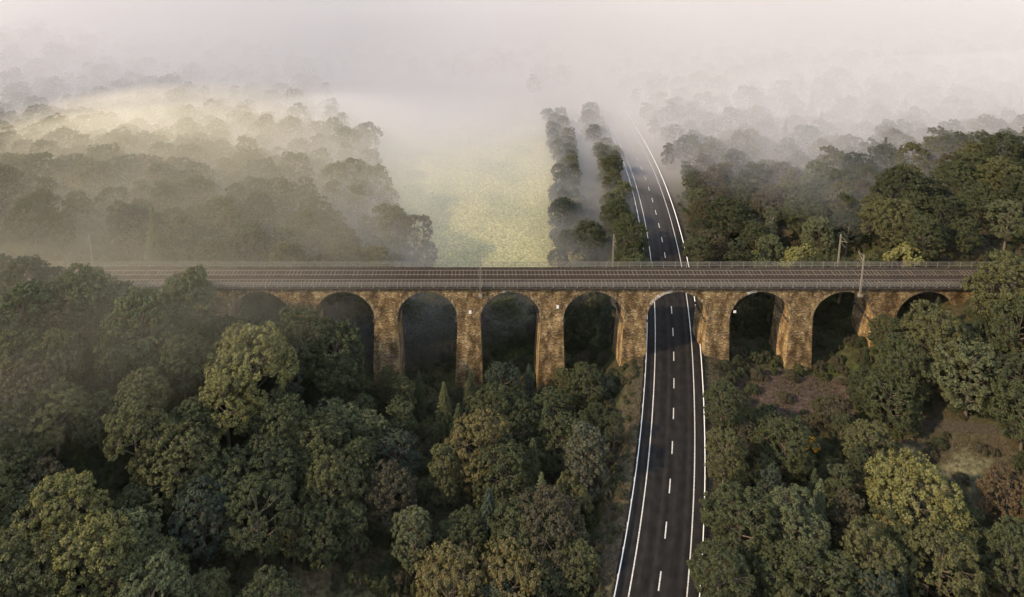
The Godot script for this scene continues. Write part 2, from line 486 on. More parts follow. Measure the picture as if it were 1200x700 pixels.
func ribbon(st: SurfaceTool, d0: float, d1: float, left: float, right: float, y: float, step := 2.0, v_scale := 0.1) -> void:
	# a strip of the road's surface between two offsets from its middle line
	var n := maxi(1, int(ceil((d1 - d0) / step)))
	var prev := []
	for i in n + 1:
		var d := lerpf(d0, d1, float(i) / n)
		var f := Vector2(road_x(d + 1.5) - road_x(d - 1.5), 3.0).normalized()
		var c := Vector3(road_x(d), y, -d)
		var side := Vector3(f.y, 0, f.x)
		var cur := [c + side * left, c + side * right, d * v_scale]
		if i > 0:
			var uv := [Vector2(0, prev[2]), Vector2(0, cur[2]), Vector2(1, cur[2]), Vector2(1, prev[2])]
			var p := [prev[0], cur[0], cur[1], prev[1]]
			for q in [0, 1, 2, 0, 2, 3]:
				st.set_uv(uv[q])
				st.add_vertex(p[q])
		prev = cur

func asphalt_texture() -> ImageTexture:
	var n := FastNoiseLite.new()
	n.seed = 3
	n.frequency = 0.03
	n.fractal_octaves = 5
	var g := n.get_seamless_image(256, 512)
	var im := Image.create(256, 512, false, Image.FORMAT_RGB8)
	for x in 256:
		var u := x / 255.0
		var lane := absf(fposmod(u * 12.0 - 6.0 + 3.75, 3.75) - 1.87)   # metres from the middle of a lane
		var worn := 0.16 * exp(-pow((lane - 0.85) / 0.3, 2.0)) + 0.1 * exp(-pow(lane / 0.18, 2.0)) * -1.0
		worn += 0.05 * sin(u * 61.0)
		for y in 512:
			var k := 0.78 + 0.3 * (g.get_pixel(x, y).r - 0.5) + worn
			im.set_pixel(x, y, Color(k, k * 0.985, k * 0.97))
	return ImageTexture.create_from_image(im)

func build_road() -> void:
	var road := Node3D.new()
	road.name = "road"
	add_child(road)
	tag(road, "dark two-lane asphalt road running under the sixth arch", "road", "", "structure")
	var st := begin()
	ribbon(st, 20, 520, -6.0, 6.0, 0.03, 2.0, 0.027)
	# the slab's edges
	ribbon_wall(st, 20, 520, -6.0, -0.5, 0.03)
	ribbon_wall(st, 20, 520, 6.0, -0.5, 0.03)
	var m := mat(lin(0.0145, 0.0132, 0.0124), 0.9, 0.16)
	m.albedo_texture = asphalt_texture()
	commit(st, "asphalt", m, road)
	var paint := mat(lin(0.48, 0.465, 0.435), 0.7, 0.3)
	paint.albedo_texture = noise_image(256, 0.05, 9, Color(0.6, 0.58, 0.55), Color(1, 1, 1), 4)
	paint.uv1_triplanar = true
	paint.uv1_world_triplanar = true
	paint.uv1_scale = Vector3(0.3, 0.3, 0.3)
	for s in [-1.0, 1.0]:
		st = begin()
		ribbon(st, 20, 520, s * 3.75 - 0.085, s * 3.75 + 0.085, 0.036)
		commit(st, "edge_line", paint, road)
	var d := 79.0 - 8 * 7.55
	while d < 330.0:
		st = begin()
		ribbon(st, d, d + 2.7, -0.09, 0.09, 0.036, 1.4)
		commit(st, "centre_dash", paint, road)
		d += 7.6
	# farm track behind the viaduct
	st = begin()
	var prev := []
	var dd := 140.0
	while dd < 300.0:
		var x := track_x(dd)
		var cur := [Vector3(x - 1.2, maxf(terrain(x - 1.2, dd), terrain(x + 1.2, dd)) + 0.12, -dd), Vector3(x + 1.2, maxf(terrain(x - 1.2, dd), terrain(x + 1.2, dd)) + 0.12, -dd)]
		if prev: quad(st, prev[0], cur[0], cur[1], prev[1])
		prev = cur
		dd += 2.0
	var tm := mat(lin(0.05, 0.042, 0.034), 1.0, 0.1)
	tm.albedo_texture = noise_image(256, 0.04, 21, Color(0.6, 0.6, 0.6), Color(1, 1, 1), 5)
	tm.uv1_triplanar = true
	tm.uv1_world_triplanar = true
	tm.uv1_scale = Vector3(0.2, 0.2, 0.2)
	var tr := commit(st, "farm_path", tm, self)
	tag(tr, "narrow brown farm path between meadow hedge and road", "path", "", "structure")
	# earth path that loops round the two mounds
	st = begin()
	prev = []
	for i in 61:
		var t := i / 60.0
		var q := Vector2(69.5, 108.5).cubic_interpolate(Vector2(92.0, 99.5), Vector2(60, 100), Vector2(97, 112), t)
		q += Vector2(0, 3.0 * sin(t * PI))
		var f := Vector2(0.35, -0.9).normalized().rotated(0.9 * (t - 0.5))
		var pa := q - f.orthogonal() * 0.0 + Vector2(0, -0.85)
		var pb := q + Vector2(0.5, 0.85)
		var cur := [Vector3(pa.x, terrain(pa.x, pa.y) + 0.16, -pa.y), Vector3(pb.x, terrain(pb.x, pb.y) + 0.16, -pb.y)]
		if prev: quad(st, prev[0], prev[1], cur[1], cur[0])
		prev = cur
	tr = commit(st, "earth_path", tm, self)
	tag(tr, "dark earth path curving behind the two grass mounds", "path", "", "structure")

func ribbon_wall(st: SurfaceTool, d0: float, d1: float, off: float, lo: float, hi: float) -> void:
	var prev := []
	var d := d0
	while d <= d1:
		var f := Vector2(road_x(d + 1.5) - road_x(d - 1.5), 3.0).normalized()
		var c := Vector3(road_x(d), 0, -d) + Vector3(f.y, 0, f.x) * off
		var cur := [c + Vector3(0, lo, 0), c + Vector3(0, hi, 0)]
		if prev: quad(st, prev[0], prev[1], cur[1], cur[0])
		prev = cur
		d += 2.0

func build_guard_rail(off: float, label: String) -> void:
	var g := thing("guard_rail", label, "guard rail", Vector3(road_x(70) + off, 0, -70), "steel guard rails along the road")
	var origin := g.position
	var steel := mat(lin(0.4, 0.4, 0.385), 0.6, 0.4)
	var prof := [Vector2(0, 0.44), Vector2(0.07, 0.5), Vector2(0.0, 0.59), Vector2(0.07, 0.68), Vector2(0.0, 0.75), Vector2(-0.06, 0.75), Vector2(-0.06, 0.44)]
	var inward := -signf(off)
	var st := begin()
	var prev := []
	var d := 66.0
	while d <= 330.0:
		var f := Vector2(road_x(d + 1.5) - road_x(d - 1.5), 3.0).normalized()
		var side := Vector3(f.y, 0, f.x)
		var c := Vector3(road_x(d), 0, -d) + side * off - origin
		var cur := []
		for p in prof: cur.append(c + side * (p.x * inward) + Vector3(0, p.y, 0))
		if prev:
			for i in prof.size():
				var k := (i + 1) % prof.size()
				quad(st, prev[i], prev[k], cur[k], cur[i])
		prev = cur
		d += 2.0
	commit(st, "beam", steel, g)
	var post := box_mesh(Vector3(0.1, 0.95, 0.14))
	var pm := mat(lin(0.25, 0.25, 0.24), 0.6, 0.4)
	d = 67.0
	while d < 330.0:
		var f := Vector2(road_x(d + 1.5) - road_x(d - 1.5), 3.0).normalized()
		copy_part(post, "post", pm, g, Vector3(road_x(d), -0.28, -d) + Vector3(f.y, 0, f.x) * (off - inward * 0.12) - origin, atan2(-f.x, f.y))
		d += 4.0

# ------------------------------------------------------------------ the viaduct
func stone_textures() -> Array:
	# courses of small rubble blocks, each one about three pixels long in the photograph
	var n := 1024
	var im := Image.create(n, n, false, Image.FORMAT_RGB8)
	var hi := Image.create(n, n, false, Image.FORMAT_RGB8)
	im.fill(lin(0.2, 0.165, 0.11))
	hi.fill(Color(0.1, 0.1, 0.1))
	var y := 0
	while y < n:
		var rh := mini(rng.randi_range(30, 52), n - y)
		if n - y - rh < 26: rh = n - y
		var x := 0
		while x < n:
			var bw := mini(rng.randi_range(44, 120), n - x)
			if n - x - bw < 34: bw = n - x
			var t := rng.randf()
			var c := Color(0.3, 0.225, 0.12).lerp(Color(0.38, 0.305, 0.18), rng.randf())
			if t < 0.22: c = Color(0.16, 0.12, 0.085)
			elif t < 0.42: c = Color(0.27, 0.17, 0.09)
			elif t < 0.52: c = Color(0.5, 0.43, 0.3)
			elif t < 0.6: c = Color(0.22, 0.2, 0.17)
			var k := rng.randf_range(0.78, 1.08)
			var r := Rect2i(x + 2, y + 2, bw - 4, rh - 4)
			im.fill_rect(r, lin(c.r * k, c.g * k, c.b * k))
			var hh := rng.randf_range(0.55, 1.0)
			hi.fill_rect(r, Color(hh * 0.8, hh * 0.8, hh * 0.8))
			hi.fill_rect(r.grow(-4), Color(hh, hh, hh))
			x += bw
		y += rh
	var ns := FastNoiseLite.new()
	ns.seed = 8
	ns.frequency = 0.03
	var g := ns.get_seamless_image(n, n)
	for yy in n:
		for xx in n:
			var q := 0.7 + 0.6 * g.get_pixel(xx, yy).r
			var c := im.get_pixel(xx, yy)
			im.set_pixel(xx, yy, Color(minf(1, c.r * q), minf(1, c.g * q), minf(1, c.b * q)))
	return [ImageTexture.create_from_image(im), ImageTexture.create_from_image(hi)]

func stained(m: StandardMaterial3D, seed_: int, dark: Color, scale: float) -> void:
	# large weather stains over the stone
	m.detail_enabled = true
	m.detail_blend_mode = BaseMaterial3D.BLEND_MODE_MUL
	m.detail_albedo = noise_image(512, 0.012, seed_, dark, Color(1, 1, 1), 6)
	m.detail_uv_layer = BaseMaterial3D.DETAIL_UV_2
	m.uv2_triplanar = true
	m.uv2_world_triplanar = true
	m.uv2_scale = Vector3(scale, scale * 0.5, scale)

func build_viaduct() -> void:
	rng.seed = 42
	var v := thing("stone_viaduct", "long brown stone railway viaduct of nine arches crossing the picture", "viaduct", Vector3(41.0, 0, -FRONT))
	var inner := Node3D.new()
	var o := -v.position
	inner.free()
	var tx := stone_textures()
	var stone := mat(lin(0.95, 0.88, 0.73), 0.95, 0.2)
	stone.albedo_texture = tx[0]
	stone.heightmap_enabled = true
	stone.heightmap_texture = tx[1]
	stone.heightmap_scale = 3.0
	stone.uv1_triplanar = true
	stone.uv1_world_triplanar = true
	stone.uv1_triplanar_sharpness = 8.0
	stone.uv1_scale = Vector3(0.2, 0.2, 0.2)
	stained(stone, 31, Color(0.4, 0.375, 0.35), 0.075)
	var ring_stone := mat(lin(0.3, 0.225, 0.13), 0.95, 0.2)
	stained(ring_stone, 32, Color(0.3, 0.28, 0.26), 0.2)
	var lime := mat(lin(0.66, 0.62, 0.54), 0.95, 0.2)
	stained(lime, 33, Color(0.3, 0.28, 0.25), 0.6)
	var shaded_stone := mat(lin(0.05, 0.042, 0.034), 0.95, 0.2)  # shade of the gaps along the corbel row, put into the corbel colour
	var cap := mat(lin(0.05, 0.042, 0.032), 0.95, 0.2)
	stained(cap, 34, Color(0.4, 0.38, 0.36), 0.15)
	var zf := -FRONT + o.z
	var zb := -BACK + o.z
	var x0 := -113.0 + o.x
	var x1 := 128.0 + o.x
	# piers
	for n in range(-6, 4):
		var cx := 49.6 + PITCH * n
		var low := terrain(cx, 130.5)
		for dx in [-4.0, 4.0]:
			for d in [121.0, 126.0, 134.0, 139.0]: low = minf(low, terrain(cx + dx, d))
		low -= 1.5
		var hw := PITCH / 2 - ARCH_R
		var drop := SPRING_Y - low
		var b := drop / 26.0
		var f := drop / 20.0
		var st := begin()
		cx += o.x
		hexa(st, [Vector3(cx - hw - b, low, zf + f), Vector3(cx + hw + b, low, zf + f), Vector3(cx + hw + b, low, zb - f), Vector3(cx - hw - b, low, zb - f), Vector3(cx - hw, SPRING_Y, zf + 0.002), Vector3(cx + hw, SPRING_Y, zf + 0.002), Vector3(cx + hw, SPRING_Y, zb - 0.002), Vector3(cx - hw, SPRING_Y, zb - 0.002)])
		var p := commit(st, "pier", stone, v)
		var cb := box_mesh(Vector3(0.8, 0.42, 0.4))
		for s in [-1.0, 1.0]:
			for k in 7:
				copy_part(cb, "corbel", shaded_stone, p, Vector3(cx + s * (hw + 0.06), SPRING_Y - 0.95, lerpf(zf - 0.45, zb + 0.45, k / 6.0)))
	# arches: vault and spandrel walls of each bay, with a ring of wedge stones
	for n in range(-6, 3):
		var xa := 49.6 + PITCH * n + o.x
		var cx := xa + PITCH / 2
		var st := begin()
		var steps := 28
		for side in [0, 1]:
			var z := zf if side == 0 else zb
			for q in [[xa, cx - ARCH_R], [cx + ARCH_R, xa + PITCH]]:
				face(st, side, Vector3(q[0], SPRING_Y, z), Vector3(q[0], DECK_Y - 0.4, z), Vector3(q[1], DECK_Y - 0.4, z), Vector3(q[1], SPRING_Y, z))
			for i in steps:
				var a0 := PI - PI * i / steps
				var a1 := PI - PI * (i + 1) / steps
				var p0 := Vector3(cx + cos(a0) * ARCH_R, SPRING_Y + sin(a0) * ARCH_R, z)
				var p1 := Vector3(cx + cos(a1) * ARCH_R, SPRING_Y + sin(a1) * ARCH_R, z)
				face(st, side, p0, Vector3(p0.x, DECK_Y - 0.4, z), Vector3(p1.x, DECK_Y - 0.4, z), p1)
		for i in steps:
			var a0 := PI - PI * i / steps
			var a1 := PI - PI * (i + 1) / steps
			var p0 := Vector3(cx + cos(a0) * ARCH_R, SPRING_Y + sin(a0) * ARCH_R, zf)
			var p1 := Vector3(cx + cos(a1) * ARCH_R, SPRING_Y + sin(a1) * ARCH_R, zf)
			quad(st, p0, p1, Vector3(p1.x, p1.y, zb), Vector3(p0.x, p0.y, zb))
		var arch := commit(st, "arch", stone, v)
		for side in [0, 1]:
			var plain := begin()
			var pale := begin()
			var has_pale := false
			var count := 29
			for i in count:
				var a0 := PI - PI * (i + 0.04) / count
				var a1 := PI - PI * (i + 0.96) / count
				var white: bool = side == 0 and (n == -1 and i > 4 and i < 13 or n == 0 and i > 9 and i < 13 or n == -3 and i == 12)
				has_pale = has_pale or white
				var rr := ARCH_R + (0.62 if i % 2 == 0 else 0.5)
				var rl := ARCH_R - 0.03
				var za := (zf + 0.05) if side == 0 else (zb - 0.05)
				var zi := (zf - 0.3) if side == 0 else (zb + 0.3)
				var c := []
				for zz in [maxf(za, zi), minf(za, zi)]:
					for q in [[a0, rl], [a1, rl], [a1, rr], [a0, rr]]:
						c.append(Vector3(cx + cos(q[0]) * q[1], minf(SPRING_Y + sin(q[0]) * q[1], DECK_Y - 0.405), zz))
				hexa(pale if white else plain, [c[0], c[1], c[5], c[4], c[3], c[2], c[6], c[7]])
			var ring := commit(plain, "arch_ring", ring_stone, arch)
			ring.set_meta("kind", "stuff")
			if has_pale:
				var pr := commit(pale, "limed_ring_stones", lime, arch)
				pr.set_meta("label", "whitish lime-stained stones of the arch ring")
	# solid ends and the deck
	for q in [[x0, 49.6 - PITCH * 6 + o.x], [49.6 + PITCH * 3 + o.x, x1]]:
		var st := begin()
		box(st, Vector3(q[0], -2, zb), Vector3(q[1], DECK_Y - 0.4, zf))
		commit(st, "abutment", stone, v)
	for z in [zf, zb]:
		var st := begin()
		var s := 1.0 if z == zf else -1.0
		box(st, Vector3(x0, DECK_Y - 0.4, z - 0.55 if s > 0 else z - 0.38), Vector3(x1, DECK_Y, z + 0.38 if s > 0 else z + 0.55))
		commit(st, "coping", cap, v)
	var st := begin()
	box(st, Vector3(x0, DECK_Y - 0.6, zb + 0.55), Vector3(x1, DECK_Y - 0.12, zf - 0.55))
	var gravel := mat(lin(0.054, 0.043, 0.032), 1.0, 0.15)
	gravel.albedo_texture = noise_image(512, 0.09, 14, Color(0.35, 0.34, 0.33), Color(1, 1, 1), 4)
	gravel.uv1_triplanar = true
	gravel.uv1_world_triplanar = true
	gravel.uv1_scale = Vector3(0.14, 0.14, 0.14)
	commit(st, "ballast", gravel, v)
	# railings
	var iron := mat(lin(0.11, 0.1, 0.082), 0.7, 0.4)
	var post := box_mesh(Vector3(0.11, 1.35, 0.09))
	for z in [zf + 0.2, zb - 0.2]:
		st = begin()
		for y in [0.4, 0.8, 1.24]:
			box(st, Vector3(x0, DECK_Y + y, z - 0.035), Vector3(x1, DECK_Y + y + 0.08, z + 0.035))
		var rl := commit(st, "railing", iron, v)
		var x := x0 + 1.0
		while x < x1:
			copy_part(post, "railing_post", iron, rl, Vector3(x, DECK_Y - 0.02, z))
			x += 2.45

func face(st: SurfaceTool, side: int, a: Vector3, b: Vector3, c: Vector3, d: Vector3) -> void:
	if side == 0: quad(st, a, b, c, d)
	else: quad(st, d, c, b, a)

func build_tracks() -> void:
	var wood := [mat(lin(0.05, 0.04, 0.03), 0.95, 0.2), mat(lin(0.064, 0.052, 0.039), 0.95, 0.2), mat(lin(0.04, 0.033, 0.026), 0.95, 0.2)]
	var steel := mat(lin(0.09, 0.068, 0.05), 0.5, 0.4)
	steel.metallic = 0.3
	var sleeper := box_mesh(Vector3(0.26, 0.16, 2.3))
	var profile := [Vector2(-0.07, 0), Vector2(-0.03, 0.04), Vector2(-0.035, 0.15), Vector2(0.035, 0.15), Vector2(0.03, 0.04), Vector2(0.07, 0)]
	for k in 2:
		var d: float = FRONT + 1.78 if k == 0 else BACK - 1.78
		var t := thing("railway_track", ["railway track nearer the camera, beside the near railing", "railway track on the far side of the deck"][k], "railway track", Vector3(7.5, DECK_Y - 0.13, -d), "railway tracks on the viaduct")
		for i in 294:
			copy_part(sleeper, "sleeper", wood[rng.randi() % 3], t, Vector3(-117.0 + i * 0.8 + rng.randf_range(-0.03, 0.03), 0, rng.randf_range(-0.04, 0.04)))
		for s in [-0.75, 0.75]:
			var st := begin()
			for i in profile.size():
				var a: Vector2 = profile[i]
				var b: Vector2 = profile[(i + 1) % profile.size()]
				quad(st, Vector3(-118, 0.16 + a.y, s + a.x), Vector3(-118, 0.16 + b.y, s + b.x), Vector3(118, 0.16 + b.y, s + b.x), Vector3(118, 0.16 + a.y, s + a.x))
			commit(st, "rail", steel, t)

func build_mast(x: float, near: bool, label: String) -> void:
	var d := FRONT - 0.55 if near else BACK + 0.55
	var m := thing("catenary_mast", label, "mast", Vector3(x, DECK_Y - 1.4, -d), "catenary masts along the railway")
	var steel := mat(lin(0.15, 0.13, 0.105), 0.75, 0.3)
	var s := -1.0 if near else 1.0
	var st := begin()
	for q in [-0.13, 0.13]:
		hexa(st, [Vector3(q - 0.035, 0, 0.1), Vector3(q + 0.035, 0, 0.1), Vector3(q + 0.035, 0, -0.1), Vector3(q - 0.035, 0, -0.1), Vector3(q * 0.6 - 0.03, 9.0, 0.07), Vector3(q * 0.6 + 0.03, 9.0, 0.07), Vector3(q * 0.6 + 0.03, 9.0, -0.07), Vector3(q * 0.6 - 0.03, 9.0, -0.07)])
	commit(st, "post", steel, m)
	st = begin()
	for k in 14:
		var y := 0.5 + k * 0.6
		tube(st, Vector3(-0.12 if k % 2 == 0 else 0.12, y, 0), Vector3(0.1 if k % 2 == 0 else -0.1, y + 0.6, 0), 0.025, 0.025, 4)
	commit(st, "lacing", steel, m)
	st = begin()
	box(st, Vector3(-0.35, -0.3, -0.35), Vector3(0.35, 0.15, 0.3))
	commit(st, "bracket_foot", steel, m)
	st = begin()
	tube(st, Vector3(0, 7.4, 0), Vector3(0.1, 8.4, s * 2.3), 0.04, 0.03, 6)
	tube(st, Vector3(0, 8.7, 0), Vector3(0.1, 8.4, s * 2.3), 0.025, 0.025, 6)
	tube(st, Vector3(0, 7.2, 0), Vector3(0.1, 7.0, s * 2.0), 0.025, 0.02, 6)
	commit(st, "cantilever_arm", steel, m)
	st = begin()
	tube(st, Vector3(0.02, 7.58, s * 0.4), Vector3(0.04, 7.78, s * 0.9), 0.09, 0.09, 8)
	commit(st, "insulator", mat(lin(0.12, 0.07, 0.05), 0.3, 0.5), m)

func build_plate(x: float, y: float, w: float, hgt: float, label: String) -> void:
	var p := thing("notice_plate", label, "plate", Vector3(x, y, -FRONT + 0.06), "white plates on the viaduct piers")
	var st := begin()
	box(st, Vector3(-w / 2, 0, 0.0), Vector3(w / 2, hgt, 0.03))
	commit(st, "panel", mat(lin(0.48, 0.46, 0.42), 0.6, 0.4), p)
	st = begin()
	for s in [[-w / 2 - 0.03, w / 2 + 0.03, -0.03, 0.03], [-w / 2 - 0.03, w / 2 + 0.03, hgt - 0.03, hgt + 0.03]]:
		box(st, Vector3(s[0], s[2], -0.03), Vector3(s[1], s[3], 0.04))
	commit(st, "frame", mat(lin(0.35, 0.34, 0.32), 0.6, 0.4), p)

# ------------------------------------------------------------------ woods
const ORDINAL := ["first", "second", "third", "fourth", "fifth", "sixth", "seventh", "eighth", "ninth", "tenth", "eleventh", "twelfth", "thirteenth", "fourteenth", "fifteenth", "sixteenth", "seventeenth", "eighteenth", "nineteenth", "twentieth", "twenty-first", "twenty-second", "twenty-third", "twenty-fourth", "twenty-fifth", "twenty-sixth", "twenty-seventh", "twenty-eighth", "twenty-ninth", "thirtieth"]

func too_close(x: float, d: float, gap: float) -> bool:
	for p in placed:
		if absf(p.x - x) < 9.0 and absf(p.y - d) < 9.0 and Vector2(p.x - x, p.y - d).length() < minf(gap, p.z + gap * 0.35):
			return true
	return false

func barred(x: float, d: float, r: float) -> bool:
	var off := x - road_x(d)
	if off > -7.5 - r * 1.1 and off < 6.3 + r * 0.7: return true
	if d > 125.5 - r * 0.9 and d < 135.5 + r * 0.75 and x > -113.0 and x < 128.0: return true
	if d > 140 and d < 300 and x > track_x(d) - 7.5 - r * 0.9 and x < track_x(d) + 1.4 + r * 0.6: return true
	if in_meadow(x, d): return true
	if d < 125 and clearing(x, d) < 1.0 + 0.06 * r: return true
	return false

func pick(a: Array) -> String:
	return a[rng.randi() % a.size()]

func build_woods() -> void:
	rng.seed = 77
	var list := []
	for k in KEY_TREES:
		var t := plant(k[0], k[1], k[2], k[3], k[4], k[5], "", 0.98 if k[3] in ["oak", "round"] else 1.0)
		list.append({"x": k[0], "d": k[1], "key": true})
		t.set_meta("group", "trees and bushes that stand out of the woods")
	var far := {}
	var cap := [[-60, 0.60], [-52, 0.63], [-47, 0.72], [-37, 0.725], [-25, 0.795], [73, 0.80], [80, 0.72], [88, 0.685], [95, 0.655], [102, 0.6]]
	var d := 58.0
	while d < 420.0:
		var gap := 5.7 if d < 125.0 else (6.4 if d < 260 else 8.0)
		var reach := 0.985 * d + 17.2
		var x := -0.7 * reach - (60.0 if d < 200 else 25.0)
		while x < 0.8 * reach + (60.0 if d < 200 else 25.0):
			x += gap
			var px := x + rng.randf_range(-0.42, 0.42) * gap
			var pd := d + rng.randf_range(-0.42, 0.42) * gap
			var front := pd < 130.0
			var kind := ""
			var tint := ""
			# the same mix of species and leaf colours everywhere; only the share of conifers and slim young trees differs
			if front: kind = pick(["oak", "oak", "round", "round", "tall"] if px < -32 else ["oak", "round", "tall", "tall", "conifer", "round", "conifer", "tall"])
			elif px > 95 and pd > 165: kind = pick(["oak", "round", "oak", "tall", "round", "conifer"])
			else: kind = pick(["oak", "round", "oak", "round", "tall"])
			tint = pick(["mid", "dark", "olive", "mid", "blue", "pale", "olive", "brown", "dark", "mid"])
			if kind == "conifer": tint = pick(["dark", "blue", "mid"])
			var hgt := rng.randf_range(9.0, 14.0) if front else rng.randf_range(10.5, 15.0)
			var ground := terrain(px, pd)
			if front:
				var steep := table(cap, px)
				if px > 47.0 and px < 74.0 and pd < 114.0: steep = 0.885      # the clearings stay in sight
				if px > 66.0 and px < 88.0 and pd < 97.0: steep = 1.02
				hgt = minf(hgt, 99.0 - steep * pd - ground)
			elif px > -15 and px < 34 and pd < 175: hgt = minf(hgt, 97.5 - 0.622 * pd - ground)
			if absf(px - road_x(pd)) < 15: hgt *= 0.72
			if hgt < 5.0: continue
			var rad := hgt * (0.3 if kind in ["oak", "round"] else 0.21)
			if barred(px, pd, rad) or too_close(px, pd, gap * (0.7 if front else 0.8)): continue
			var inside: bool = px > -0.7 * reach - 5.0 and px < 0.8 * reach + 5.0 and pd > 70.0
			if inside and (front or pd < 163.0):
				list.append({"x": px, "d": pd, "h": hgt, "kind": kind, "tint": tint, "key": false})
				placed.append(Vector3(px, pd, rad))
			else:
				var at := Vector3(px, ground, -pd)
				var kk: Array = kinds[kind]
				var v := rng.randi() % kk.size()
				var id := "%s %d" % [kind, v]
				if not far.has(id): far[id] = []
				far[id].append([at, hgt / kk[v].height, rng.randf() * TAU, tint])
				placed.append(Vector3(px, pd, rad))
		d += gap
	# hedges on both sides of the farm path
	for side in [-2.0, -1.0, 1.0, 2.0]:
		var hd := 150.0
		while hd < 262.0:
			var hx := track_x(hd) + (rng.randf_range(-7.4, -5.8) if side < 0 else rng.randf_range(2.8, 4.0))
			if side == -2.0: hx -= rng.randf_range(3.0, 5.5)
			if side == 2.0: hx = maxf(hx + 3.0, road_x(hd) - rng.randf_range(9.0, 11.5))
			var hh := rng.randf_range(5.0, 8.0) if side < 0 else rng.randf_range(4.0, 7.0)
			if absf(hx - road_x(hd)) > 7.6 and not too_close(hx, hd, 3.0):
				list.append({"x": hx, "d": hd, "h": hh, "kind": "round" if hh > 6.0 else "shrub", "tint": pick(["mid", "dark", "mid", "olive"]), "key": false})
			hd += rng.randf_range(4.5, 6.5)
	# rows counted from the viaduct, places in a row counted from the road
	var rows := {}
	for t in list:
		var front: bool = t.d < 130.0
		t.front = front
		t.row = maxi(0, int((123.0 - t.d) / 8.0)) if front else maxi(0, int((t.d - 136.0) / 8.0))
		t.left = t.x < road_x(t.d)
		t.off = absf(t.x - road_x(t.d))
		var id := "%s %d %s" % [front, t.row, t.left]
		if not rows.has(id): rows[id] = []
		rows[id].append(t)
	var count := 0
	for id in rows:
		var r: Array = rows[id]
		r.sort_custom(func(a, b): return a.off < b.off)
		for i in r.size():
			var t: Dictionary = r[i]
			if t.key: continue
			var label := "%s %s, %s from the road, %s row %s the viaduct, %s side" % [TINT_WORD[t.tint], KIND_WORD[t.kind], ORDINAL[mini(i, 29)], ORDINAL[t.row], "before" if t.front else "behind", "left" if t.left else "right"]
			plant(t.x, t.d, t.h, t.kind, t.tint, label, "wood %s the viaduct, %s of the road" % ["before" if t.front else "behind", "left" if t.left else "right"])
			count += 1
	print("single trees ", count + KEY_TREES.size())
	# the wood beyond, which melts into one mass in the mist
	var wood := Node3D.new()
	wood.name = "far_woodland"
	add_child(wood)
	tag(wood, "misty woodland covering the far slopes behind the viaduct", "woodland", "", "stuff")
	var total := 0
	for id in far:
		var s: PackedStringArray = id.split(" ")
		var k: Dictionary = kinds[s[0]][int(s[1])]
		var by_tint := {}
		for e in far[id]:
			if not by_tint.has(e[3]): by_tint[e[3]] = []
			by_tint[e[3]].append(e)
		for t in by_tint:
			scatter(wood, k.crown, leaf_mat(t), by_tint[t], "crowns")
		scatter(wood, k.trunk, bark, far[id], "trunks")
		total += far[id].size()
	print("far trees ", total)

func scatter(parent: Node, mesh: Mesh, m: Material, places: Array, called: String) -> void:
	var mm := MultiMesh.new()
	mm.transform_format = MultiMesh.TRANSFORM_3D
	mm.mesh = mesh
	mm.instance_count = places.size()
	for i in places.size():
		var e: Array = places[i]
		mm.set_instance_transform(i, Transform3D(Basis(Vector3.UP, e[2]).scaled(Vector3(e[1], e[1], e[1])), e[0]))
	var o := MultiMeshInstance3D.new()
	o.name = called
	o.multimesh = mm
	o.material_override = m
	parent.add_child(o, true)

